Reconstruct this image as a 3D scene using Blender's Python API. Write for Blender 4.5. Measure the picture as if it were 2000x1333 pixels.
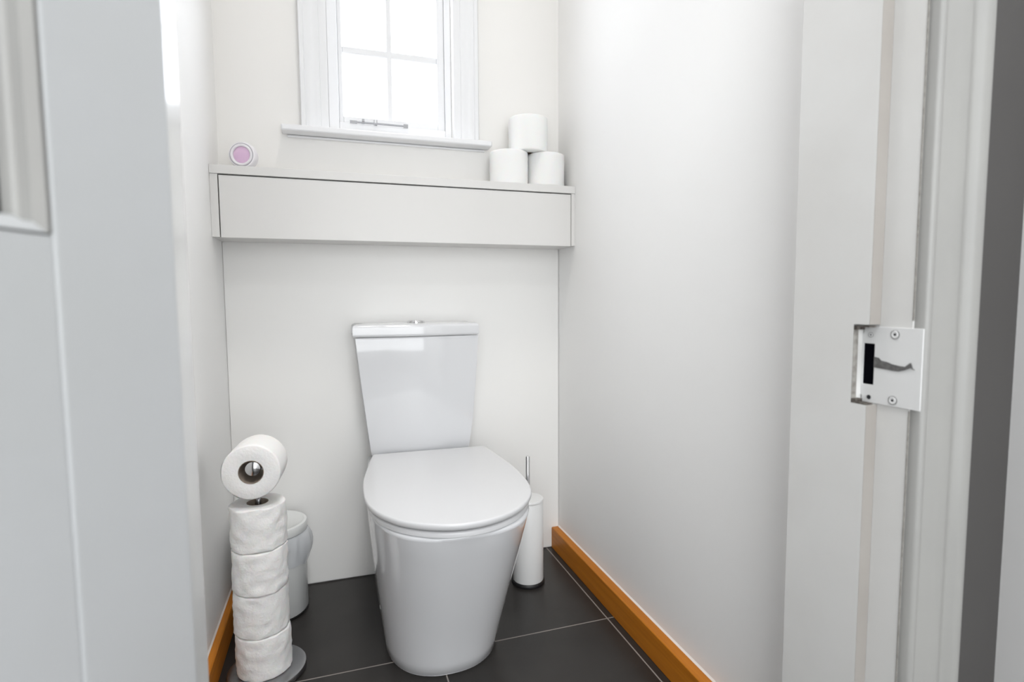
import bpy, bmesh, math, random
from mathutils import Matrix, Vector, noise
S = bpy.context.scene
for o in list(bpy.data.objects): bpy.data.objects.remove(o)
PI = math.pi

# ------------------------------------------------------------------ camera
cam_d = bpy.data.cameras.new('camera'); cam = bpy.data.objects.new('camera', cam_d)
S.collection.objects.link(cam); S.camera = cam
FPX, YAW, PIT, ROL = 1073.0, 0.312155, -0.0758996, -0.00657379
cam_d.sensor_width = 36.0; cam_d.lens = 36.0 * FPX / 2000.0
F = Vector((math.sin(YAW)*math.cos(PIT), math.cos(YAW)*math.cos(PIT), math.sin(PIT)))
R = F.cross(Vector((0, 0, 1))).normalized(); U = R.cross(F)
R2 = R*math.cos(ROL) + U*math.sin(ROL); U2 = -R*math.sin(ROL) + U*math.cos(ROL)
cam.matrix_world = Matrix(((R2.x, U2.x, -F.x, 0), (R2.y, U2.y, -F.y, 0), (R2.z, U2.z, -F.z, 0.85), (0, 0, 0, 1)))
cam_d.clip_start = 0.02
cam_d.dof.use_dof = True; cam_d.dof.focus_distance = 1.25; cam_d.dof.aperture_fstop = 4.0

# ------------------------------------------------------------------ light
S.view_settings.view_transform = 'Standard'; S.view_settings.look = 'None'
S.view_settings.gamma = 1.0; S.view_settings.exposure = 0.80
S.view_settings.use_curve_mapping = False
w = bpy.data.worlds.new('world'); S.world = w; w.use_nodes = True
w.node_tree.nodes['Background'].inputs[0].default_value = (0.93, 0.96, 1.0, 1)
w.node_tree.nodes['Background'].inputs[1].default_value = 5.2

def area(name, loc, rot, sx, sy, power, color, portal=False, shape='RECTANGLE', spread=180):
    d = bpy.data.lights.new(name, 'AREA'); d.shape = shape; d.size = sx
    if shape == 'RECTANGLE': d.size_y = sy
    d.energy = power; d.color = color
    if portal: d.cycles.is_portal = True
    o = bpy.data.objects.new(name, d); S.collection.objects.link(o)
    o.location = loc; o.rotation_euler = rot
    d.spread = math.radians(spread)
    return o
area('window_portal', (0.18, 1.80, 1.75), (-PI/2, 0, 0), 0.40, 0.84, 1, (1, 1, 1), portal=True)
area('room_ceiling_lamp', (0.20, 0.88, 2.785), (0, 0, 0), 0.36, 0.36, 3.0, (1.0, 0.96, 0.90), shape='DISK', spread=125)
area('hall_ceiling_lamp', (0.20, -0.25, 2.785), (0, 0, 0), 0.50, 0.50, 14.0, (0.96, 0.98, 1.0), shape='DISK')

area('hall_fill_light', (-0.10, -1.18, 1.05), (PI/2, 0, 0), 1.7, 1.8, 20.0, (0.95, 0.98, 1.0))  # added soft fill behind the camera, not a known window

# ------------------------------------------------------------------ materials
def mat(name, col, rough=0.5, metal=0.0, spec=0.5, coat=0.0, bump=None, var=None, sss=0.0):
    """bump=(scale, strength, distance); var=(scale, other colour, amount)"""
    m = bpy.data.materials.new(name); m.use_nodes = True
    nt = m.node_tree; b = nt.nodes['Principled BSDF']
    b.inputs['Base Color'].default_value = (*col, 1); b.inputs['Roughness'].default_value = rough
    b.inputs['Metallic'].default_value = metal; b.inputs['Specular IOR Level'].default_value = spec
    b.inputs['Coat Weight'].default_value = coat; b.inputs['Coat Roughness'].default_value = 0.04
    if sss:
        b.inputs['Subsurface Weight'].default_value = sss; b.inputs['Subsurface Scale'].default_value = 0.004
    tc = nt.nodes.new('ShaderNodeTexCoord')
    if bump:
        n = nt.nodes.new('ShaderNodeTexNoise'); n.inputs['Scale'].default_value = bump[0]
        n.inputs['Detail'].default_value = 3
        nt.links.new(tc.outputs['Object'], n.inputs['Vector'])
        bp = nt.nodes.new('ShaderNodeBump'); bp.inputs['Strength'].default_value = bump[1]
        bp.inputs['Distance'].default_value = bump[2]
        nt.links.new(n.outputs['Fac'], bp.inputs['Height']); nt.links.new(bp.outputs['Normal'], b.inputs['Normal'])
    if var:
        n2 = nt.nodes.new('ShaderNodeTexNoise'); n2.inputs['Scale'].default_value = var[0]
        n2.inputs['Detail'].default_value = 4
        nt.links.new(tc.outputs['Object'], n2.inputs['Vector'])
        mx = nt.nodes.new('ShaderNodeMix'); mx.data_type = 'RGBA'
        mx.inputs['A'].default_value = (*col, 1); mx.inputs['B'].default_value = (*var[1], 1)
        mp = nt.nodes.new('ShaderNodeMapRange'); mp.inputs['From Min'].default_value = 0.4
        mp.inputs['From Max'].default_value = 0.7; mp.inputs['To Max'].default_value = var[2]
        nt.links.new(n2.outputs['Fac'], mp.inputs['Value']); nt.links.new(mp.outputs['Result'], mx.inputs['Factor'])
        nt.links.new(mx.outputs['Result'], b.inputs['Base Color'])
    return m

M = {}
M['wall'] = mat('wall_paint', (0.86, 0.85, 0.83), 0.55, bump=(180, 0.05, 0.001), var=(3, (0.845, 0.83, 0.815), 0.5))
M['side_wall'] = mat('side_wall_paint', (0.90, 0.895, 0.885), 0.6, bump=(140, 0.05, 0.001), var=(2.5, (0.885, 0.88, 0.87), 0.5))
M['panel'] = mat('back_panel', (0.89, 0.88, 0.86), 0.42, bump=(60, 0.02, 0.001))
M['laminate'] = mat('shelf_laminate', (0.735, 0.725, 0.71), 0.35)
M['gloss'] = mat('gloss_woodwork', (0.80, 0.805, 0.80), 0.16, bump=(45, 0.08, 0.0015), var=(6, (0.77, 0.765, 0.75), 0.5))
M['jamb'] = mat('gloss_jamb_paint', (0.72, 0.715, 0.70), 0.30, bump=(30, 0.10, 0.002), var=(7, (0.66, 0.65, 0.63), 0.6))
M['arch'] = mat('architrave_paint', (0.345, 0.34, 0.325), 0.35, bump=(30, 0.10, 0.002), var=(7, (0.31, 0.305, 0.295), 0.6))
M['step_shade'] = mat('shaded_step_paint', (0.35, 0.325, 0.30), 0.5, bump=(30, 0.10, 0.002), var=(9, (0.40, 0.375, 0.35), 0.6))  # brownish jamb tone with the step's shade painted in
M['door'] = mat('door_paint', (0.47, 0.48, 0.49), 0.35, bump=(35, 0.10, 0.002), var=(5, (0.45, 0.46, 0.46), 0.6))
M['window'] = mat('window_paint', (0.84, 0.845, 0.86), 0.3, bump=(30, 0.04, 0.001))
M['ceiling'] = mat('ceiling_paint', (0.9, 0.89, 0.88), 0.7)
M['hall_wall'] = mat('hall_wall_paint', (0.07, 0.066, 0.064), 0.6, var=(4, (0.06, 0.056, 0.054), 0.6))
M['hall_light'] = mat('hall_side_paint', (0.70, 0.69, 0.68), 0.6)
M['ceramic'] = mat('white_ceramic', (0.70, 0.705, 0.72), 0.10, coat=0.6)
M['seat'] = mat('toilet_seat_plastic', (0.66, 0.66, 0.67), 0.22)
M['chrome'] = mat('chrome', (0.72, 0.72, 0.73), 0.14, metal=1)
M['steel'] = mat('brushed_steel', (0.36, 0.36, 0.37), 0.28, metal=1, bump=(90, 0.05, 0.001))
M['paper'] = mat('toilet_paper', (0.88, 0.865, 0.85), 0.9, spec=0.15, bump=(170, 0.45, 0.0020), sss=0.15)
M['paper_white'] = mat('white_toilet_paper', (0.88, 0.88, 0.87), 0.9, spec=0.15, bump=(420, 0.15, 0.0008), sss=0.15)
M['card'] = mat('cardboard', (0.33, 0.27, 0.22), 0.85, var=(60, (0.27, 0.22, 0.18), 0.8))
M['bin'] = mat('bin_enamel', (0.72, 0.73, 0.72), 0.28)
M['black'] = mat('black_rubber', (0.012, 0.012, 0.013), 0.45)
M['gap'] = mat('dark_gap', (0.022, 0.022, 0.026), 0.9)
M['hole'] = mat('latch_hole_dark', (0.004, 0.004, 0.006), 1.0, spec=0.0)
M['brush'] = mat('white_brush_plastic', (0.76, 0.76, 0.755), 0.3)
M['freshener'] = mat('freshener_plastic', (0.84, 0.82, 0.85), 0.3)
M['ring'] = mat('grey_ring_plastic', (0.45, 0.44, 0.48), 0.3)
M['gel'] = mat('pink_gel', (0.72, 0.50, 0.70), 0.25, var=(40, (0.78, 0.56, 0.72), 0.8))
M['plate'] = mat('painted_metal', (0.74, 0.74, 0.735), 0.25, bump=(60, 0.1, 0.001))
M['worn'] = mat('worn_metal', (0.10, 0.097, 0.095), 0.5, var=(150, (0.20, 0.195, 0.19), 0.8))
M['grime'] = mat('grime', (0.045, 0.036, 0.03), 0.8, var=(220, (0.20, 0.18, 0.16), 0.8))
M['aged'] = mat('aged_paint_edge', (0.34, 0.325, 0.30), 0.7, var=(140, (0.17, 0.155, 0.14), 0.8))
M['caulk'] = mat('caulk', (0.80, 0.76, 0.72), 0.5)

def glass_mat(name, tint, mixf, rough):
    m = bpy.data.materials.new(name); m.use_nodes = True; nt = m.node_tree; nt.nodes.clear()
    out = nt.nodes.new('ShaderNodeOutputMaterial'); mx = nt.nodes.new('ShaderNodeMixShader')
    tr = nt.nodes.new('ShaderNodeBsdfTransparent'); gl = nt.nodes.new('ShaderNodeBsdfGlossy')
    tr.inputs[0].default_value = (*tint, 1); gl.inputs['Roughness'].default_value = rough
    mx.inputs[0].default_value = mixf
    nt.links.new(tr.outputs[0], mx.inputs[1]); nt.links.new(gl.outputs[0], mx.inputs[2])
    nt.links.new(mx.outputs[0], out.inputs[0]); return m
M['glass'] = glass_mat('window_glass', (0.97, 0.98, 1.0), 0.06, 0.02)
M['door_glass'] = glass_mat('door_glass', (0.10, 0.085, 0.075), 0.08, 0.15)
# thin plastic liner
m = bpy.data.materials.new('bin_liner_plastic'); m.use_nodes = True; nt = m.node_tree; nt.nodes.clear()
out = nt.nodes.new('ShaderNodeOutputMaterial'); mx = nt.nodes.new('ShaderNodeMixShader')
tr = nt.nodes.new('ShaderNodeBsdfTransparent'); pb = nt.nodes.new('ShaderNodeBsdfPrincipled')
pb.inputs['Base Color'].default_value = (0.78, 0.80, 0.83, 1); pb.inputs['Roughness'].default_value = 0.25
mx.inputs[0].default_value = 0.62
nt.links.new(tr.outputs[0], mx.inputs[1]); nt.links.new(pb.outputs[0], mx.inputs[2]); nt.links.new(mx.outputs[0], out.inputs[0])
M['liner'] = m

def wood_mat():
    m = bpy.data.materials.new('orange_stained_wood'); m.use_nodes = True; nt = m.node_tree
    b = nt.nodes['Principled BSDF']; b.inputs['Roughness'].default_value = 0.42; b.inputs['Specular IOR Level'].default_value = 0.3
    tc = nt.nodes.new('ShaderNodeTexCoord'); mp = nt.nodes.new('ShaderNodeMapping')
    mp.inputs['Scale'].default_value = (60, 2.5, 60)
    n = nt.nodes.new('ShaderNodeTexNoise'); n.inputs['Scale'].default_value = 1.6; n.inputs['Detail'].default_value = 5
    cr = nt.nodes.new('ShaderNodeValToRGB')
    cr.color_ramp.elements[0].position = 0.3; cr.color_ramp.elements[0].color = (0.42, 0.135, 0.008, 1)
    cr.color_ramp.elements[1].position = 0.7; cr.color_ramp.elements[1].color = (0.54, 0.19, 0.014, 1)
    nt.links.new(tc.outputs['Object'], mp.inputs[0]); nt.links.new(mp.outputs[0], n.inputs['Vector'])
    nt.links.new(n.outputs['Fac'], cr.inputs[0]); nt.links.new(cr.outputs[0], b.inputs['Base Color'])
    return m
M['wood'] = wood_mat()

def tile_mat():
    m = bpy.data.materials.new('dark_floor_tile'); m.use_nodes = True; nt = m.node_tree; L = nt.links
    b = nt.nodes['Principled BSDF']
    tc = nt.nodes.new('ShaderNodeTexCoord'); sp = nt.nodes.new('ShaderNodeSeparateXYZ'); L.new(tc.outputs['Object'], sp.inputs[0])
    def mth(op, a, bb=None):
        n = nt.nodes.new('ShaderNodeMath'); n.operation = op
        for i, v in enumerate((a, bb)):
            if v is None: continue
            if isinstance(v, (int, float)): n.inputs[i].default_value = v
            else: L.new(v, n.inputs[i])
        return n.outputs[0]
    ds = []
    for k, off in (('X', 0.668), ('Y', 1.259)):
        t = mth('DIVIDE', mth('ADD', sp.outputs[k], -off + 4.5), 0.45)
        fr = mth('ABSOLUTE', mth('SUBTRACT', mth('FRACT', mth('ADD', t, 0.5)), 0.5))
        ds.append(mth('LESS_THAN', fr, 0.0017/0.45))
    g = mth('MAXIMUM', ds[0], ds[1])
    n = nt.nodes.new('ShaderNodeTexNoise'); n.inputs['Scale'].default_value = 7; n.inputs['Detail'].default_value = 6
    L.new(tc.outputs['Object'], n.inputs['Vector'])
    cr = nt.nodes.new('ShaderNodeValToRGB')
    cr.color_ramp.elements[0].position = 0.3; cr.color_ramp.elements[0].color = (0.023, 0.0205, 0.019, 1)
    cr.color_ramp.elements[1].position = 0.75; cr.color_ramp.elements[1].color = (0.033, 0.030, 0.028, 1)
    L.new(n.outputs['Fac'], cr.inputs[0])
    mx = nt.nodes.new('ShaderNodeMix'); mx.data_type = 'RGBA'; L.new(g, mx.inputs['Factor'])
    L.new(cr.outputs[0], mx.inputs['A']); mx.inputs['B'].default_value = (0.26, 0.235, 0.215, 1)
    L.new(mx.outputs['Result'], b.inputs['Base Color'])
    L.new(mth('ADD', 0.33, mth('MULTIPLY', g, 0.5)), b.inputs['Roughness'])
    b.inputs['Specular IOR Level'].default_value = 0.35
    bp = nt.nodes.new('ShaderNodeBump'); bp.inputs['Distance'].default_value = 0.001; bp.inputs['Strength'].default_value = 0.6
    L.new(mth('SUBTRACT', 1.0, g), bp.inputs['Height']); L.new(bp.outputs['Normal'], b.inputs['Normal'])
    return m
M['tile'] = tile_mat()

# ------------------------------------------------------------------ mesh helpers
def link(name, bm, m, parent=None, smooth=None, loc=None, bevel=0, seg=2, sub=0):
    me = bpy.data.meshes.new(name); bmesh.ops.recalc_face_normals(bm, faces=bm.faces)
    bm.to_mesh(me); bm.free()
    o = bpy.data.objects.new(name, me); S.collection.objects.link(o)
    me.materials.append(M[m])
    if parent is not None: o.parent = parent
    if loc: o.location = loc
    if smooth is not None:
        for p in me.polygons: p.use_smooth = True
        if smooth < 179:
            me.set_sharp_from_angle(angle=math.radians(smooth))
    if bevel:
        b = o.modifiers.new('bevel', 'BEVEL'); b.width = bevel; b.segments = seg; b.limit_method = 'ANGLE'
        b.angle_limit = math.radians(40); b.harden_normals = False
        for p in me.polygons: p.use_smooth = True
        me.set_sharp_from_angle(angle=math.radians(35))
    if sub:
        s_ = o.modifiers.new('sub', 'SUBSURF'); s_.levels = sub; s_.render_levels = sub
    return o
def empty(name, loc):
    o = bpy.data.objects.new(name, None); S.collection.objects.link(o); o.location = loc; o.empty_display_size = 0.05
    return o
def tag(o, label=None, cat=None, group=None, kind=None):
    if label: o['label'] = label
    if cat: o['category'] = cat
    if group: o['group'] = group
    if kind: o['kind'] = kind
    return o
def box(bm, x0, x1, y0, y1, z0, z1, mtx=None):
    vs = [bm.verts.new((x, y, z)) for z in (z0, z1) for y in (y0, y1) for x in (x0, x1)]
    for f in ((0, 1, 3, 2), (4, 5, 7, 6), (0, 1, 5, 4), (2, 3, 7, 6), (0, 2, 6, 4), (1, 3, 7, 5)):
        bm.faces.new([vs[i] for i in f])
    if mtx: bmesh.ops.transform(bm, matrix=mtx, verts=vs)
    return vs
def mb(*boxes):
    bm = bmesh.new()
    for b in boxes: box(bm, *b)
    return bm
def lathe(bm, prof, n=64, mtx=None, closed=False, caps=True):
    """prof: list of (r, z)"""
    rings = []; allv = []
    for r, z in prof:
        if r < 1e-6:
            v = bm.verts.new((0, 0, z)); rings.append([v]); allv.append(v)
        else:
            ring = [bm.verts.new((r*math.cos(2*PI*i/n), r*math.sin(2*PI*i/n), z)) for i in range(n)]
            rings.append(ring); allv += ring
    prs = list(zip(rings, rings[1:])) + ([(rings[-1], rings[0])] if closed else [])
    for a, b in prs:
        for i in range(n):
            j = (i+1) % n
            if len(a) == 1 and len(b) == 1: continue
            if len(a) == 1: bm.faces.new((a[0], b[i], b[j]))
            elif len(b) == 1: bm.faces.new((a[i], a[j], b[0]))
            else: bm.faces.new((a[i], a[j], b[j], b[i]))
    if mtx: bmesh.ops.transform(bm, matrix=mtx, verts=allv)
    return allv
def tube(bm, pts, r, n=16):
    pts = [Vector(p) for p in pts]; rings = []
    prev = None
    for i, p in enumerate(pts):
        t = (pts[min(i+1, len(pts)-1)] - pts[max(i-1, 0)]).normalized()
        if prev is None:
            a = t.cross(Vector((1, 0, 0)))
            if a.length < 0.1: a = t.cross(Vector((0, 1, 0)))
            a.normalize()
        else:
            a = (prev - t*prev.dot(t)).normalized()
        prev = a; b = t.cross(a)
        rings.append([bm.verts.new(p + (a*math.cos(2*PI*k/n) + b*math.sin(2*PI*k/n))*r) for k in range(n)])
    for A, B in zip(rings, rings[1:]):
        for k in range(n): bm.faces.new((A[k], A[(k+1) % n], B[(k+1) % n], B[k]))
    bm.faces.new(rings[0]); bm.faces.new(rings[-1])
def loft(bm, rings, cap0=True, cap1=True):
    R_ = [[bm.verts.new(p) for p in r] for r in rings]; n = len(R_[0])
    for a, b in zip(R_, R_[1:]):
        for i in range(n): bm.faces.new((a[i], a[(i+1) % n], b[(i+1) % n], b[i]))
    if cap0: bm.faces.new(R_[0])
    if cap1: bm.faces.new(R_[-1])
    return R_
def extrude_profile(bm, prof, axis_pts, close=True):
    """prof: list of 3D points at the start; axis_pts: translation vectors"""
    rings = [[Vector(p) + Vector(t) for p in prof] for t in axis_pts]
    loft(bm, rings)

# ------------------------------------------------------------------ dimensions
XL, XR, YB, ZC = -0.289, 0.713, 1.7037, 2.79
XJL, XJR, YJ, YRB = -0.1375, 0.625, 0.620, 0.507       # door lining faces, far edge, rebate
YH = 0.4677                                             # hall wall face
def st(name, bm, m, parent=None, **k):
    o = link(name, bm, m, parent, **k)
    if parent is None: o['kind'] = 'structure'
    return o

# ------------------------------------------------------------------ room shell
st('floor', mb((-1.3, 1.3, -1.3, YB+0.12, -0.05, 0.0)), 'tile')
st('ceiling', mb((-1.3, 1.3, -1.3, YB+0.12, ZC, ZC+0.05)), 'ceiling')
st('wall_left', mb((XL-0.1, XL, YJ, YB+0.1, 0, ZC)), 'side_wall')
st('wall_right', mb((XR, XR+0.1, YJ, YB+0.1, 0, ZC)), 'side_wall')
WX0, WX1, WZ0, WZ1 = 0.002, 0.365, 1.345, 2.15          # window opening
st('wall_back', mb((XL, WX0, YB, YB+0.12, 0, ZC), (WX1, XR, YB, YB+0.12, 0, ZC),
                   (WX0, WX1, YB, YB+0.12, 0, WZ0), (WX0, WX1, YB, YB+0.12, WZ1, ZC)), 'wall')
# boxing panel below the shelf, stopping short of the floor and the right wall
st('trim_1', mb((XL+0.001, XR-0.002, YB-0.004, YB-0.0002, 0.004, 1.03)), 'panel')
# wall either side of the door, and above it
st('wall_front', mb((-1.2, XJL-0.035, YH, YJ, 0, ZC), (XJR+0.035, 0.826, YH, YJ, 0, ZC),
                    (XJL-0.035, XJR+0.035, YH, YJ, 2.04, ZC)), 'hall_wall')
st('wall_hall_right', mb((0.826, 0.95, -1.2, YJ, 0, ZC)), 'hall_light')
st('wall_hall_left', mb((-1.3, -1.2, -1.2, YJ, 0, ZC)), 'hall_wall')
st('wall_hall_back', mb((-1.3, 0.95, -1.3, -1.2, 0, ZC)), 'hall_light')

# skirtings
def skirting(name, prof, y0, y1):
    bm = bmesh.new(); loft(bm, [[(x, y0, z) for x, z in prof], [(x, y1, z) for x, z in prof]])
    return st(name, bm, 'wood', bevel=0.0012)
pr = [(XR-0.0005, 0.0005), (XR-0.027, 0.0005), (XR-0.027, 0.069), (XR-0.025, 0.0715), (XR-0.0005, 0.0715)]
sk = skirting('baseboard_right', pr, YJ+0.001, YB-0.005)
bm = bmesh.new(); loft(bm, [[(XR-0.0004, y, 0.0716), (XR-0.0040, y, 0.0716), (XR-0.0004, y, 0.0755)] for y in (YJ+0.002, YB-0.006)])
st('caulk_line', bm, 'caulk', sk)
pl = [(XL+0.0005, 0.0005), (XL+0.018, 0.0005), (XL+0.018, 0.069), (XL+0.016, 0.0715), (XL+0.0005, 0.0715)]
sk = skirting('baseboard_left', pl, YJ+0.001, YB-0.005)
bm = bmesh.new(); loft(bm, [[(XL+0.0004, y, 0.0716), (XL+0.0035, y, 0.0716), (XL+0.0004, y, 0.0755)] for y in (YJ+0.002, YB-0.006)])
st('caulk_line', bm, 'caulk', sk)

# ------------------------------------------------------------------ door lining (jambs) with rebate
def jamb(name, xface, side, notch):
    """side=+1: right jamb, wood lies at x > xface"""
    bm = bmesh.new()
    a, b = xface, xface + side*0.018; c = xface + side*0.035
    def bx(x0, x1, *r): box(bm, min(x0, x1), max(x0, x1), *r)
    bx(b, c, YH-0.001, YJ+0.004, 0, 2.04)                # lining board / rebate face
    if notch:
        bx(a, b, YRB, YJ+0.004, 0, 0.7155); bx(a, b, YRB, YJ+0.004, 0.816, 2.04)
        bx(a, b, 0.5285, YJ+0.004, 0.7155, 0.816)
    else: bx(a, b, YRB, YJ+0.004, 0, 2.04)
    bmesh.ops.remove_doubles(bm, verts=bm.verts, dist=1e-6)
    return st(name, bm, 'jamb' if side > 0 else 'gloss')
jr = jamb('trim_2', XJR, 1, True)
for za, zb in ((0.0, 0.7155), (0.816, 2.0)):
    st('stop_edge', mb((XJR+0.0003, XJR+0.0178, YRB-0.0006, YRB-0.00005, za, zb)), 'step_shade', jr)  # thin slab over the step face, its shade put into the colour
jl = jamb('trim_3', XJL, -1, False)
st('trim_4', mb((XJL-0.035, XJR+0.035, YH-0.001, YJ+0.004, 2.022, 2.04), (XJL, XJR, YRB, YJ+0.004, 2.004, 2.022)), 'jamb')
# painted-in grime line down the rebate edge, a part of the jamb
for za, zb in ((0.0, 0.715), (0.822, 2.02)):
    st('edge_gap', mb((XJR+0.0174, XJR+0.0188, YH-0.0022, YH-0.001, za, zb)), 'aged', jr)

# hall architraves: moulded board profile (x offset from the inner edge, projection toward the hall)
arch = [(0, 0), (0, 0.010), (0.004, 0.0135), (0.009, 0.0135), (0.012, 0.0100), (0.018, 0.0105), (0.030, 0.0150), (0.040, 0.0165),
        (0.047, 0.0165), (0.050, 0.0140), (0.056, 0.0145), (0.060, 0.019), (0.066, 0.0215), (0.074, 0.0215), (0.077, 0.019), (0.077, 0)]
def architrave(name, xin, side):
    bm = bmesh.new()
    loft(bm, [[(xin + side*u, YH-0.0012-v, z) for u, v in arch] for z in (0.0, 2.10)])
    return st(name, bm, 'arch', smooth=50)
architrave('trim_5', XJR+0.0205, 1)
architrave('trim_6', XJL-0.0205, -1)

# strike plate (keep) on the right jamb
sp = empty('strike_plate', (XJR+0.018, YH, 0.765))
tag(sp, 'white painted metal strike plate with dark latch slot let into the right door jamb', 'strike plate')
def rel(o): return o.location
def plate_mesh():
    bm = bmesh.new(); x = -0.0022; t = 0.0018
    # outline in (y, z) relative to the plate origin: main plate with the slot cut from strips
    y0, y1 = -0.0150, 0.066; z0, z1 = -0.048, 0.048
    sy0, sy1, sz0, sz1 = 0.0435, 0.0585, -0.0255, 0.0265
    cells_y = [y0, 0.000, 0.03, sy0, sy1, y1]; cells_z = [z0, -0.040, sz0, sz1, 0.040, z1]
    def face_x(y):    # the lip curls toward the wall past the jamb edge
        return x if y > 0 else x + 0.0006
    V = {}
    def v(i, j, back):
        k = (i, j, back)
        if k not in V: V[k] = bm.verts.new((face_x(cells_y[i]) + (t if back else 0), cells_y[i], cells_z[j]))
        return V[k]
    ok = set()
    for i in range(5):
        for j in range(5):
            if i == 3 and j == 2: continue
            if i == 4 and j in (0, 4): continue          # stepped corners at the inner edge
            ok.add((i, j))
    for (i, j) in ok:
        for bk in (0, 1): bm.faces.new((v(i, j, bk), v(i+1, j, bk), v(i+1, j+1, bk), v(i, j+1, bk)))
        for (di, dj, e) in ((1, 0, ((i+1, j), (i+1, j+1))), (-1, 0, ((i, j), (i, j+1))), (0, 1, ((i, j+1), (i+1, j+1))), (0, -1, ((i, j), (i+1, j)))):
            if (i+di, j+dj) not in ok:
                (p, q) = e; bm.faces.new((v(*p, 0), v(*q, 0), v(*q, 1), v(*p, 1)))
    return bm
link('face_plate', plate_mesh(), 'plate', sp, bevel=0.0004)
link('latch_slot', mb((-0.0008, -0.0003, 0.0437, 0.0583, -0.0252, 0.0262)), 'hole', sp)
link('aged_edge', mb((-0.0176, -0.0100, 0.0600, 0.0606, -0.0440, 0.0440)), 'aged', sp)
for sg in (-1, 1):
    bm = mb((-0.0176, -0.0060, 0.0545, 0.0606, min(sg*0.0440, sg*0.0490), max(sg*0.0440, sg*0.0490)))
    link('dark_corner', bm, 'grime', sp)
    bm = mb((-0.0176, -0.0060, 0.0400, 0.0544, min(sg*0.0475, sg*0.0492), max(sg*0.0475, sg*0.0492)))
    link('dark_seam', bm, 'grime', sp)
def screw(y, z, r=0.0048, dark=False):
    mt = Matrix.Translation((-0.0022, y, z)) @ Matrix.Rotation(-PI/2, 4, 'Y')
    if dark:
        bm = bmesh.new(); lathe(bm, [(0, 0.0003), (r, 0.0003), (r, -0.0006), (0, -0.0006)], 20, mt)
        return link('screw_hole', bm, 'gap', sp, smooth=30)
    bm = bmesh.new(); lathe(bm, [(0, 0.0003), (r*0.35, 0.0004), (r*0.8, 0.0009), (r*0.9, 0.0004), (r, 0.0003), (r*1.05, -0.0004), (0, -0.0006)], 24, mt)
    o = link('screw', bm, 'plate', sp, smooth=30)
    bm = bmesh.new(); lathe(bm, [(0, 0.0008), (r*0.30, 0.0007), (r*0.30, 0.0), (0, 0)], 12, mt)
    link('recess', bm, 'gap', o, smooth=30)
    bm = bmesh.new(); lathe(bm, [(r*1.0, 0.0004), (r*1.13, 0.0004), (r*1.13, -0.0004), (r*1.0, -0.0004)], 24, mt, closed=True)
    link('rim', bm, 'worn', o, smooth=30)
screw(0.018, 0.0395); screw(0.0175, -0.0405)
screw(0.0490, 0.0375, 0.0028); screw(0.0485, -0.0415, 0.0028, True)
# worn streak where the latch has scraped the paint away
bm = bmesh.new()
top = [(0.0435, 0.0105), (0.037, 0.0095), (0.034, 0.0065), (0.026, 0.0055), (0.020, 0.0035), (0.012, 0.0025), (0.004, 0.0020), (-0.001, 0.0065), (-0.003, 0.0075), (-0.005, 0.001), (-0.0075, 0.000)]
bot = [(0.0435, -0.0030), (0.037, -0.0035), (0.034, -0.0035), (0.026, -0.0040), (0.020, -0.0045), (0.012, -0.0045), (0.004, -0.0020), (-0.001, 0.0005), (-0.003, 0.0015), (-0.005, 0.0000), (-0.0075, -0.0006)]
T4 = [[bm.verts.new((x, y, z)) for y, z in L_] for x in (-0.0026, -0.0023) for L_ in (top, bot)]
for i in range(len(top)-1):
    bm.faces.new((T4[0][i], T4[0][i+1], T4[1][i+1], T4[1][i])); bm.faces.new((T4[2][i], T4[2][i+1], T4[3][i+1], T4[3][i]))
    bm.faces.new((T4[0][i], T4[0][i+1], T4[2][i+1], T4[2][i])); bm.faces.new((T4[1][i], T4[1][i+1], T4[3][i+1], T4[3][i]))
bm.faces.new((T4[0][0], T4[1][0], T4[3][0], T4[2][0])); bm.faces.new((T4[0][-1], T4[1][-1], T4[3][-1], T4[2][-1]))
link('worn_streak', bm, 'worn', sp)

# ------------------------------------------------------------------ open door on the left
A = math.radians(23)
dm = Matrix(((-math.sin(A), math.cos(A), 0, -0.109), (-math.cos(A), -math.sin(A), 0, 0.461), (0, 0, 1, 0), (0, 0, 0, 1)))
# local axes: x along the leaf away from the hinge, y out of the visible face, z up
def dl(bm): bmesh.ops.transform(bm, matrix=dm, verts=bm.verts); return bm
LW, SW, T = 0.755, 0.097, 0.040
dbm = mb((0, SW, -T, 0, 0.008, 1.995), (LW-SW, LW, -T, 0, 0.008, 1.995), (SW, LW-SW, -T, 0, 1.89, 1.995),
         (SW, LW-SW, -T, -0.030, 0.80, 0.887), (SW, LW-SW, -T, 0, 0.008, 0.20))
door = st('door_1', dl(dbm), 'door', bevel=0.002)
# lower panel, almost flush, leaving a fine shadow line
st('lower_panel', dl(mb((SW+0.0006, LW-SW-0.0006, -0.028, -0.0006, 0.2008, 0.8868))), 'door', door, bevel=0.0007)
# glazing moulding round the upper opening (ovolo + fillet), swept as four mitred sides
mp_ = [(0, -0.0005), (0.0, -0.0030), (0.002, -0.0040), (0.0060, -0.0060), (0.0065, -0.0095), (0.0070, -0.0120), (0.0080, -0.0125), (0.0092, -0.0145), (0.0092, -0.0200), (0.0092, -0.024), (0, -0.024)]
bm = bmesh.new()
x0, x1, z0, z1 = SW, LW-SW, 0.888, 1.89
rings = []
for cx, cz, sx, sz in ((x0, z0, 1, 1), (x1, z0, -1, 1), (x1, z1, -1, -1), (x0, z1, 1, -1)):
    rings.append([(cx + sx*u, v, cz + sz*u) for u, v in mp_])
n = len(mp_)
for a in range(4):
    bm = bmesh.new(); loft(bm, [rings[a], rings[(a+1) % 4]])
    st('glazing_bead', dl(bm), 'door' if a == 0 else 'arch', door, smooth=40)  # bottom bead lighter, the rest greyer: light and shade put into the paint
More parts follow.
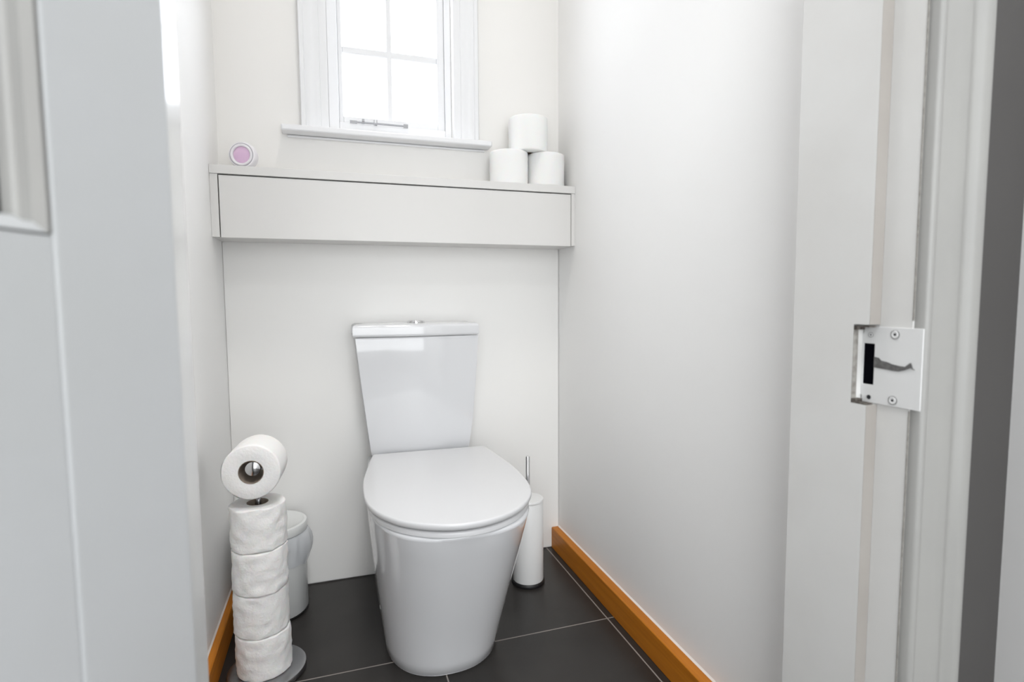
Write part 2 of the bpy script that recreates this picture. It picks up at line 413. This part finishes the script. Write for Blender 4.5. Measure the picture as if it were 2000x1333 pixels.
st('glass_pane', dl(mb((SW+0.0094, LW-SW-0.0094, -0.0235, -0.0205, 0.8975, 1.8805))), 'door_glass', door)
for hz in (0.25, 1.75):
    bm = bmesh.new(); lathe(bm, [(0, -0.05), (0.006, -0.05), (0.006, 0.05), (0, 0.05)], 20,
                            Matrix.Translation((-0.150, 0.478, hz)))
    st('hinge', bm, 'steel', door, smooth=40)

# ------------------------------------------------------------------ window
YG = 1.745
win = st('window_1', mb((WX0, WX0+0.029, YG-0.018, YG+0.022, WZ0, WZ1), (0.345, WX1, YG-0.018, YG+0.022, WZ0, WZ1),
                        (0.031, 0.345, YG-0.018, YG+0.022, WZ0, WZ0+0.028), (0.031, 0.345, YG-0.018, YG+0.022, WZ1-0.03, WZ1)), 'window', bevel=0.002)
# opening casement inside the frame
cx0, cx1, cz0, cz1 = 0.0315, 0.3445, WZ0+0.0285, WZ1-0.0305
sash = st('casement', mb((cx0, cx0+0.012, YG-0.012, YG+0.016, cz0, cz1), (cx1-0.022, cx1, YG-0.012, YG+0.016, cz0, cz1),
                         (cx0+0.012, cx1-0.022, YG-0.012, YG+0.016, cz0, cz0+0.018), (cx0+0.012, cx1-0.022, YG-0.012, YG+0.016, cz1-0.02, cz1)), 'window', win, bevel=0.0015)
gx0, gx1, gz0, gz1 = cx0+0.012, cx1-0.022, cz0+0.018, cz1-0.02
mx_ = 0.179
rows = [1.583, 1.782, 1.98]
bm = mb((mx_-0.008, mx_+0.008, YG-0.008, YG+0.012, gz0, gz1)); st('glazing_bar', bm, 'window', sash, bevel=0.003)
for z in rows:
    st('glazing_bar', mb((gx0, gx1, YG-0.0075, YG+0.0115, z-0.0105, z+0.0105)), 'window', sash, bevel=0.003)
zz = [gz0] + rows + [gz1]
for a, b in zip(zz, zz[1:]):
    for p, q in ((gx0, mx_-0.008), (mx_+0.008, gx1)):
        st('glass_pane', mb((p, q, YG+0.001, YG+0.004, a + (0.0105 if a != gz0 else 0), b - (0.0105 if b != gz1 else 0))), 'glass', sash)
# moulded casing round the opening
cp = [(0, 0), (0, 0.012), (0.006, 0.015), (0.020, 0.015), (0.022, 0.018), (0.034, 0.0185), (0.040, 0.023), (0.052, 0.026), (0.060, 0.024),
      (0.063, 0.028), (0.072, 0.028), (0.0745, 0.025), (0.0745, 0)]
def casing(name, xin, side):
    bm = bmesh.new(); loft(bm, [[(xin + side*u, YB-0.0003-v, z) for u, v in cp] for z in (1.3365, WZ1+0.07)])
    return st(name, bm, 'window', win, smooth=40)
casing('casing', WX0, -1); casing('casing', WX1, 1)
bm = bmesh.new(); loft(bm, [[(x, YB-0.0003-v, WZ1+u) for u, v in cp] for x in (WX0, WX1)]); st('casing', bm, 'window', win, smooth=40)
sill = st('window_sill', mb((-0.124, 0.475, 1.655, YB-0.0003, 1.3165, 1.3335), (WX0, WX1, YB, YG-0.0185, 1.3165, 1.3445)), 'window', win, bevel=0.004)
st('sill_moulding', mb((-0.112, 0.463, 1.697, YB-0.0003, 1.3090, 1.3160)), 'window', win, bevel=0.003)
# casement stay along the bottom rail
bm = bmesh.new(); tube(bm, [(0.075, YG-0.030, 1.372), (0.215, YG-0.030, 1.372)], 0.0028, 10)
box(bm, 0.060, 0.080, YG-0.033, YG-0.027, 1.368, 1.375); box(bm, 0.215, 0.228, YG-0.033, YG-0.027, 1.367, 1.377)
box(bm, 0.0945, 0.1010, YG-0.0345, YG-0.018, 1.3735, 1.381); box(bm, 0.128, 0.130, YG-0.033, YG-0.026, 1.372, 1.382); box(bm, 0.136, 0.138, YG-0.033, YG-0.026, 1.372, 1.382)
box(bm, 0.130, 0.138, YG-0.030, YG-0.0125, 1.3695, 1.3735)
st('casement_stay', bm, 'steel', win)

# ------------------------------------------------------------------ shelf cupboard
YS = 1.570
sh = empty('wall_cupboard', (0.212, YB, 1.011))
tag(sh, 'long shallow white laminate box cupboard spanning wall to wall above the toilet', 'cupboard')
def at(o, bm): bmesh.ops.translate(bm, vec=-o.location, verts=bm.verts); return bm
link('top_board', at(sh, mb((XL+0.0005, XR-0.0005, YS-0.003, YB-0.0005, 1.171, 1.193))), 'laminate', sh, bevel=0.0008)
link('carcass', at(sh, mb((XL+0.0005, XL+0.0185, YS, YB-0.0045, 1.013, 1.1708), (XR-0.0125, XR-0.0005, YS, YB-0.0045, 1.013, 1.1708),
      (XL+0.0187, XR-0.0127, YS+0.020, YB-0.0045, 1.013, 1.028))), 'laminate', sh)
link('recess', at(sh, mb((XL+0.0187, XR-0.0127, YS+0.0175, YS+0.0195, 1.0285, 1.1705))), 'gap', sh)
link('door_panel', at(sh, mb((XL+0.0210, XR-0.0145, YS-0.0005, YS+0.0165, 1.0115, 1.1680))), 'laminate', sh, bevel=0.0008)

# ------------------------------------------------------------------ toilet
def dsec(cx, hw, yf, yb, ly, z, n=44, e=2.3, hb=None, rc=0.02):
    """D-shaped plan section: rounded front at yf, straight sides, back at yb. ly = length of the rounded front."""
    hb = hw if hb is None else hb
    pts = []
    yc = yf + ly
    for i in range(n+1):
        t = PI*i/n                         # 0 = right side, PI = left side
        c, s_ = math.cos(t), math.sin(t)
        x = hw*math.copysign(abs(c)**(2/e), c); y = yc - ly*abs(s_)**(2/e)
        pts.append((cx + x, y, z))
    for k in (0.33, 0.66, 1): pts.append((cx - (hw + (hb-hw)*k), yc + (yb-rc-yc)*k, z))
    for k in (1, 2, 3): 
        a = PI/2*k/3; pts.append((cx - hb + rc*(1-math.cos(a)), yb - rc + rc*math.sin(a), z))
    for k in (3, 2, 1):
        a = PI/2*k/3; pts.append((cx + hb - rc*(1-math.cos(a)), yb - rc + rc*math.sin(a), z))
    for k in (1, 0.66, 0.33): pts.append((cx + (hw + (hb-hw)*k), yc + (yb-rc-yc)*k, z))
    return pts
def smooth_i(tab, z):
    for a, b in zip(tab, tab[1:]):
        if a[0] <= z <= b[0]:
            t = (z-a[0])/(b[0]-a[0]); return [p + (q-p)*t for p, q in zip(a[1:], b[1:])]
    return list(tab[-1][1:])
toilet = empty('toilet', (0.230, 1.40, 0)); TL = toilet
tag(toilet, 'white ceramic close coupled toilet with closed lid standing against the back wall', 'toilet')
#        z      cx     hw     yf     ly    hb(back half width)
ptab = [(0.000, 0.231, 0.130, 1.178, 0.150, 0.135, 2.3), (0.004, 0.231, 0.1345, 1.172, 0.155, 0.139, 2.3), (0.030, 0.232, 0.1385, 1.166, 0.160, 0.139, 2.3),
        (0.090, 0.2350, 0.1480, 1.150, 0.175, 0.142, 2.35), (0.160, 0.2385, 0.1595, 1.126, 0.205, 0.145, 2.4), (0.230, 0.2415, 0.1700, 1.100, 0.235, 0.150, 2.5),
        (0.300, 0.2440, 0.1790, 1.073, 0.265, 0.156, 2.6), (0.345, 0.2450, 0.1835, 1.055, 0.285, 0.160, 2.7), (0.368, 0.2455, 0.1855, 1.047, 0.293, 0.162, 2.75),
        (0.3735, 0.2455, 0.1865, 1.045, 0.295, 0.163, 2.75), (0.3775, 0.2455, 0.1840, 1.048, 0.293, 0.161, 2.75)]
bm = bmesh.new()
zs = [0, 0.004, 0.03, 0.06, 0.09, 0.125, 0.16, 0.195, 0.23, 0.265, 0.30, 0.322, 0.345, 0.357, 0.368, 0.3735, 0.3775]
rings = []
for z in zs:
    cx, hw, yf, ly, hb, ee = smooth_i(ptab, z)
    rings.append(dsec(cx, hw, yf, YB-0.0050, ly, z, hb=hb, e=ee))
loft(bm, rings); at(TL, bm)
link('pan', bm, 'ceramic', TL, smooth=60)
cx, hw, yf, ly, hb, ee = smooth_i(ptab, 0.0)
bm = bmesh.new(); loft(bm, [dsec(cx, hw+o_, yf-o_, YB-0.0055, ly, z, hb=hb+o_) for z, o_ in ((0.0002, 0.0018), (0.0008, 0.0016), (0.0012, 0.0010))]); at(TL, bm)
link('sealant', bm, 'ceramic', TL, smooth=60)
# seat ring and lid, turned slightly on the hinges
RT = Matrix.Translation((0.2565, 1.586, 0)) @ Matrix.Rotation(math.radians(-2.1), 4, 'Z') @ Matrix.Translation((-0.2565, -1.586, 0))
half = [(0.0, -0.557), (0.0284, -0.555), (0.0567, -0.547), (0.081, -0.536), (0.1094, -0.518), (0.1357, -0.494), (0.1601, -0.4595), (0.1758, -0.428), (0.1869, -0.39), (0.1925, -0.345), (0.1945, -0.29), (0.194, -0.235), (0.1890, -0.18), (0.1815, -0.12), (0.1738, -0.06), (0.1642, 0.0)]
def chaikin(p, it=2):
    for _ in range(it):
        q = [p[0]]
        for a, b in zip(p, p[1:]):
            q += [(a[0]*.75+b[0]*.25, a[1]*.75+b[1]*.25), (a[0]*.25+b[0]*.75, a[1]*.25+b[1]*.75)]
        p = q + [p[-1]]
    return p
half = chaikin(half)
def lid_ring(inset, z, cx=0.2565, yb=1.586, rc=0.0025):
    """outline of the lid moved inward by inset"""
    P = [Vector((x, y)) for x, y in half]; out = []
    for i, p in enumerate(P):
        t = (P[min(i+1, len(P)-1)] - P[max(i-1, 0)]).normalized(); n_ = Vector((-t.y, t.x))
        if i == 0: n_ = Vector((0, 1))
        out.append(p + n_*inset)
    e = out[-1]; out = [p for p, q in zip(out, P) if q.y < -0.020]
    xe = e.x
    for k in range(4):
        a = PI/2*k/3; out.append(Vector((xe - rc*(1-math.cos(a)), -inset - rc*(1-math.sin(a)))))
    R_ = [(cx + p.x, yb + p.y, z) for p in out]; L_ = [(cx - p.x, yb + p.y, z) for p in out[1:]]
    return R_ + L_[::-1]
def slab(zs_, off=0.0):
    bm = bmesh.new(); loft(bm, [lid_ring(i_ + off, z) for z, i_ in zs_])
    bmesh.ops.transform(bm, matrix=RT, verts=bm.verts); at(TL, bm); return bm
link('seat', slab([(0.3785, 0.009), (0.3800, 0.0065), (0.3880, 0.0060), (0.3905, 0.0072), (0.3915, 0.011)]), 'seat', TL, smooth=50)
link('lid', slab([(0.3950, 0.0060), (0.3962, 0.0025), (0.4005, 0.0004), (0.4055, 0.0), (0.4082, 0.0008), (0.4096, 0.0022), (0.4100, 0.0045)]), 'seat', TL, smooth=50)
for sx in (-0.08, 0.08):
    bm = bmesh.new(); lathe(bm, [(0, 0.377), (0.012, 0.377), (0.012, 0.3950), (0, 0.3950)], 20, Matrix.Translation((0.2565+sx, 1.560, 0)))
    bmesh.ops.transform(bm, matrix=RT, verts=bm.verts); at(TL, bm); link('hinge_post', bm, 'chrome', TL, smooth=40)
bm = bmesh.new()
lathe(bm, [(0, 0.0015), (0.004, 0.0015), (0.0055, 0.0005), (0.0055, -0.004), (0, -0.004)], 20, Matrix.Translation((0.0866, 1.335, 0.098)) @ Matrix.Rotation(-PI/2, 4, 'Y'))
at(TL, bm); link('screw_cap', bm, 'seat', TL, smooth=40)
# cistern: bowed front, tapering down
def csec(cx, hw, yf, yb, z, bow=0.018, n=16, r=0.045):
    pts = []
    # front from left corner to right corner with rounded corners and a bow
    def fy(x): return yf + bow*(abs(x)/hw)**2
    for i in range(9):
        a = PI/2*i/8; yy = fy(hw-r)
        pts.append((cx - hw + r*(1-math.sin(a))*1.0, yy + r*0.0 + (r)*(math.cos(a)), z))
    for i in range(1, n): 
        x = -(hw-r) + 2*(hw-r)*i/n; pts.append((cx + x, fy(x), z))
    for i in range(9):
        a = PI/2*(1-i/8); yy = fy(hw-r)
        pts.append((cx + hw - r*(1-math.sin(a)), yy + r*math.cos(a), z))
    pts.append((cx+hw, yb-0.008, z)); pts.append((cx+hw-0.006, yb, z)); pts.append((cx-hw+0.006, yb, z)); pts.append((cx-hw, yb-0.008, z))
    return pts
bm = bmesh.new(); CX = 0.228
ct = [(0.3780, 0.138, 1.602), (0.42, 0.146, 1.594), (0.50, 0.155, 1.582), (0.60, 0.1640, 1.573), (0.70, 0.1720, 1.567), (0.735, 0.1745, 1.565), (0.7440, 0.1750, 1.565), (0.7455, 0.1735, 1.5665)]
loft(bm, [csec(CX + (0.006 if z < 0.5 else 0.006*(0.75-z)/0.25), hw, yf, YB-0.005, z) for z, hw, yf in ct]); at(TL, bm)
link('cistern', bm, 'ceramic', TL, smooth=60)
bm = bmesh.new()
loft(bm, [csec(CX-0.003, 0.1790-i_, 1.5590+i_, YB-0.0045, z, r=0.047) for z, i_ in ((0.7465, 0.006), (0.7475, 0.0025), (0.7500, 0.0005), (0.7540, 0), (0.7720, 0.0002), (0.7775, 0.0015), (0.7810, 0.005), (0.7828, 0.011), (0.7832, 0.022))]); at(TL, bm)
link('cistern_lid', bm, 'ceramic', TL, smooth=60)
bm = bmesh.new(); lathe(bm, [(0, 0.0), (0.0260, 0.0), (0.0260, 0.003), (0.0245, 0.0048), (0.0225, 0.0050), (0.0220, 0.0040), (0, 0.0040)], 40, Matrix.Translation((CX, 1.630, 0.7834))); at(TL, bm)
fb = link('flush_button', bm, 'chrome', TL, smooth=40)
for sg in (-1, 1):
    bm = bmesh.new(); pts = []
    for i in range(17):
        a = -PI/2 + PI*i/16; pts.append((sg*(0.001 + 0.0200*math.cos(a)), 0.0205*math.sin(a)))
    loft(bm, [[(CX + x, 1.630 + y, z) for x, y in pts] for z in (0.7870, 0.7892)]); at(TL, bm)
    link('push_half', bm, 'chrome', fb, bevel=0.0006)

# ------------------------------------------------------------------ toilet rolls
def roll_mesh(seed, R_=0.058, rc=0.0215, H=0.098, rough=0.0016, n=72):
    rnd = random.Random(seed); bm = bmesh.new(); off = Vector((seed*3.1, seed*1.7, 0))
    prof = [(rc+0.0012, 0.001), (R_*0.6, 0.0), (R_*0.95, 0.0003), (R_*0.988, 0.0015)]
    k = 12
    for i in range(k+1): prof.append((R_, 0.0045 + (H-0.009)*i/k))
    prof += [(R_*0.988, H-0.0015), (R_*0.95, H-0.0003), (R_*0.6, H), (rc+0.0012, H-0.001)]
    rings = []
    for r, z in prof:
        ring = []
        for i in range(n):
            a = 2*PI*i/n; rr = r; zz_ = z
            if r > R_*0.9:
                p = Vector((math.cos(a)*R_, math.sin(a)*R_, z))
                q = noise.noise(Vector((p.x*45, p.y*45, z*60)) + off) + 0.5*noise.noise(Vector((p.x*110, p.y*110, z*130)) + off)
                rr += q*rough; 
                if z > H*0.9 or z < H*0.1: zz_ += noise.noise(Vector((p.x*30, p.y*30, z*3)) + off)*rough*0.8
            ring.append(bm.verts.new((rr*math.cos(a), rr*math.sin(a), min(max(zz_, 0.0), H))))
        rings.append(ring)
    for a, b in zip(rings, rings[1:] + rings[:1]):
        for i in range(n): bm.faces.new((a[i], a[(i+1) % n], b[(i+1) % n], b[i]))
    # seam of the last sheet: small ridge is given by a separate part
    return bm
def core_mesh(rc=0.0215, H=0.098):
    bm = bmesh.new(); lathe(bm, [(rc, 0.0005), (rc+0.001, 0.0005), (rc+0.001, H-0.0005), (rc, H-0.0005)], 40, closed=True); return bm
def sheet_mesh(R_, H, a0, a1, seed):
    bm = bmesh.new(); N = 16; lo, hi = [], []
    off = Vector((seed, 0, 0))
    for i in range(N+1):
        a = a0 + (a1-a0)*i/N; lift = 0.0010 + (0.0022*(1-i/3) if i < 3 else 0)
        r = R_ + lift
        lo.append(bm.verts.new((r*math.cos(a), r*math.sin(a), 0.006))); hi.append(bm.verts.new((r*math.cos(a), r*math.sin(a), H-0.006)))
    for i in range(N): bm.faces.new((lo[i], lo[i+1], hi[i+1], hi[i]))
    bmesh.ops.solidify(bm, geom=bm.faces[:], thickness=0.0004)
    return bm
def toilet_roll(loc, label, group, seed, m='paper', R_=0.058, rc=0.0215, H=0.098, rough=0.0016, rot=(0, 0, 0), sheet=None):
    t = empty('toilet_roll', loc); t.rotation_euler = rot; tag(t, label, 'toilet roll', group)
    link('paper', roll_mesh(seed, R_, rc, H, rough), m, t, smooth=60)
    link('core', core_mesh(rc, H), 'card', t, smooth=40)
    if sheet: link('loose_sheet', sheet_mesh(R_, H, sheet[0], sheet[1], seed), m, t, smooth=60)
    return t
# stand
SX, SY = -0.176, 1.318
stand = empty('toilet_roll_stand', (SX, SY, 0)); tag(stand, 'brushed steel toilet roll stand with round weighted base by the left wall', 'toilet roll stand')
bm = bmesh.new(); lathe(bm, [(0, 0.0005), (0.083, 0.0005), (0.0845, 0.002), (0.0845, 0.010), (0.083, 0.0125), (0.078, 0.0135), (0, 0.0135)], 72, Matrix.Translation((0.006, 0.0, 0)))
link('base', bm, 'steel', stand, smooth=35)
bm = bmesh.new(); tube(bm, [(0, 0.0145, 0.0137), (0, 0.0145, 0.398), (0, 0.018, 0.407), (0, 0.028, 0.411), (0, 0.074, 0.411), (0, 0.083, 0.415), (0, 0.086, 0.424), (0, 0.086, 0.485), (0, 0.083, 0.494), (0, 0.074, 0.498), (0, -0.038, 0.4980)], 0.0055, 16)
link('pole', bm, 'steel', stand, smooth=60)
bm = bmesh.new(); lathe(bm, [(0, -0.020), (0.014, -0.020), (0.0165, -0.014), (0.0165, 0.004), (0.0150, 0.008), (0.009, 0.011), (0, 0.0125)], 40, Matrix.Translation((0, -0.044, 0.4915)) @ Matrix.Rotation(PI/2, 4, 'X'))
link('end_knob', bm, 'chrome', stand, smooth=40)
G = 'toilet rolls stacked on the steel stand'
labs = ['upright toilet roll at the bottom of the stand, resting on its steel base',
        'upright toilet roll on the stand, second from the bottom',
        'upright toilet roll on the stand, second from the top of the upright four',
        'upright toilet roll with open hole showing, topmost of the upright four on the stand']
HR = 0.0968
for i in range(4):
    toilet_roll((SX + (0.001, -0.001, 0.0005, 0)[i], SY + (0, 0.001, -0.001, 0)[i], 0.0140 + i*(HR+0.0002)), labs[i], G, 11+i, H=HR, rough=0.0030, rot=(0, 0, i*1.3),
                sheet=None)
# horizontal roll hung on the arm, its open end facing the camera
toilet_roll((SX-0.004, SY-0.052, 0.4840), 'toilet roll lying sideways at the top of the stand, open end facing out', None, 31,
            R_=0.0595, rc=0.0245, H=0.1, rough=0.0010, rot=(-PI/2, 0, math.radians(-4)), sheet=(2.0, 3.6))
# the three spare rolls on the shelf
G = 'spare toilet rolls on the shelf'
toilet_roll((0.5205, 1.634, 1.1932), 'spare white toilet roll on the shelf, left one of the bottom pair', G, 41, 'paper_white', R_=0.0585, H=0.1015, rough=0.0006)
toilet_roll((0.6405, 1.634, 1.1932), 'spare white toilet roll on the shelf, right one of the bottom pair beside the wall', G, 43, 'paper_white', R_=0.0585, H=0.1015, rough=0.0006)
toilet_roll((0.5830, 1.632, 1.2949), 'spare white toilet roll balanced on top of the two others on the shelf', G, 45, 'paper_white', R_=0.0600, H=0.1050, rough=0.0006)

# ------------------------------------------------------------------ pedal bin
BX, BY = -0.174, 1.585
pb_ = empty('waste_bin', (BX, BY, 0)); tag(pb_, 'small pale grey round bin with plastic liner hanging out, behind the toilet roll stand', 'bin')
bm = bmesh.new(); lathe(bm, [(0, 0.006), (0.0800, 0.006), (0.0815, 0.008), (0.0815, 0.222), (0.0790, 0.222), (0.0790, 0.020), (0, 0.020)], 72)
link('body', bm, 'bin', pb_, smooth=40)
bm = bmesh.new(); lathe(bm, [(0, 0.0003), (0.0815, 0.0003), (0.0825, 0.002), (0.0825, 0.0055), (0, 0.0058)], 72); link('base_ring', bm, 'black', pb_, smooth=40)
bm = bmesh.new(); lathe(bm, [(0.0790, 0.2265), (0.0850, 0.2265), (0.0856, 0.229), (0.0856, 0.2460), (0.0840, 0.2490), (0.0770, 0.2500), (0.0755, 0.2490), (0, 0.2495)], 72); link('lid', bm, 'bin', pb_, smooth=40)
bm = bmesh.new(); lathe(bm, [(0.0805, 0.2225), (0.0828, 0.2225), (0.0828, 0.2262), (0.0805, 0.2262)], 72, closed=True); link('rim', bm, 'black', pb_, smooth=40)
bm = bmesh.new(); n = 96; rings = []
for j, z in enumerate([0.2255, 0.222, 0.212, 0.198, 0.184, 0.170, 0.156, 0.146]):
    t = j/7; ring = []
    for i in range(n):
        a = 2*PI*i/n
        lobe = max(0, math.cos(a - 0.05))**5*0.75 + max(0, math.cos(a - 3.3))**6*0.6
        fl = 0.0018*math.sin(a*14 + 3*noise.noise(Vector((a*2, t, 0)))) + 0.003*noise.noise(Vector((math.cos(a)*3, math.sin(a)*3, t*3)))
        r = 0.0835 + math.sin(PI*min(1, t*1.05))*(0.0035 + 0.014*lobe) + fl*math.sin(PI*min(1, t*1.1 + 0.02))
        zz_ = z - t*0.025*lobe + 0.010*t*noise.noise(Vector((math.cos(a)*2.5, math.sin(a)*2.5, 7)))
        ring.append((r*math.cos(a), r*math.sin(a), zz_))
    rings.append(ring)
loft(bm, rings, False, False); link('liner', bm, 'liner', pb_, smooth=180)

# ------------------------------------------------------------------ toilet brush
tb = empty('toilet_brush', (0.533, 1.508, 0)); tag(tb, 'white cylindrical toilet brush holder with steel handle on the floor right of the toilet', 'toilet brush')
bm = bmesh.new(); lathe(bm, [(0, 0.0003), (0.0480, 0.0003), (0.0495, 0.003), (0.0490, 0.009), (0.0470, 0.0115), (0, 0.0115)], 56); link('base', bm, 'black', tb, smooth=40)
bm = bmesh.new(); lathe(bm, [(0, 0.0120), (0.0455, 0.0120), (0.0460, 0.014), (0.0455, 0.2495), (0.0445, 0.2513), (0, 0.2513)], 56); link('holder', bm, 'brush', tb, smooth=40)
bm = bmesh.new(); lathe(bm, [(0, 0.2515), (0.0455, 0.2515), (0.0465, 0.2525), (0.0465, 0.2575), (0.0455, 0.2592), (0.043, 0.2596), (0, 0.2600)], 56); link('lid', bm, 'brush', tb, smooth=40)
bm = bmesh.new(); lathe(bm, [(0, 0.2602), (0.0062, 0.2602), (0.0062, 0.383), (0.0050, 0.3855), (0, 0.386)], 24, Matrix.Translation((0.0, 0, 0))); link('handle', bm, 'chrome', tb, smooth=40)

# ------------------------------------------------------------------ air freshener
af = empty('air_freshener', (-0.214, 1.612, 1.1932)); af.rotation_euler = (0, 0, math.radians(-14))
tag(af, 'small round white air freshener with pink gel centre at the left end of the shelf', 'air freshener')
fm = Matrix.Translation((0, 0, 0.0352)) @ Matrix.Rotation(PI/2, 4, 'X')      # axis toward -y
bm = bmesh.new(); lathe(bm, [(0, -0.016), (0.030, -0.016), (0.0335, -0.013), (0.0345, -0.006), (0.0345, 0.006), (0.0325, 0.0115), (0.0300, 0.0125), (0.0300, 0.0095), (0, 0.0095)], 56, fm)
link('housing', bm, 'freshener', af, smooth=40)
bm = bmesh.new(); lathe(bm, [(0.0282, 0.0096), (0.0298, 0.0096), (0.0298, 0.0128), (0.0282, 0.0128)], 56, fm, closed=True); link('ring', bm, 'ring', af, smooth=40)
bm = bmesh.new(); lathe(bm, [(0.0212, 0.0097), (0.0280, 0.0097), (0.0278, 0.0135), (0.0255, 0.0150), (0.0225, 0.0142), (0.0212, 0.0122)], 56, fm, closed=True); link('bezel', bm, 'freshener', af, smooth=40)
bm = bmesh.new(); lathe(bm, [(0, 0.0097), (0.0210, 0.0097), (0.0210, 0.0105), (0.0165, 0.0116), (0, 0.0120)], 40, fm); link('gel', bm, 'gel', af, smooth=50)
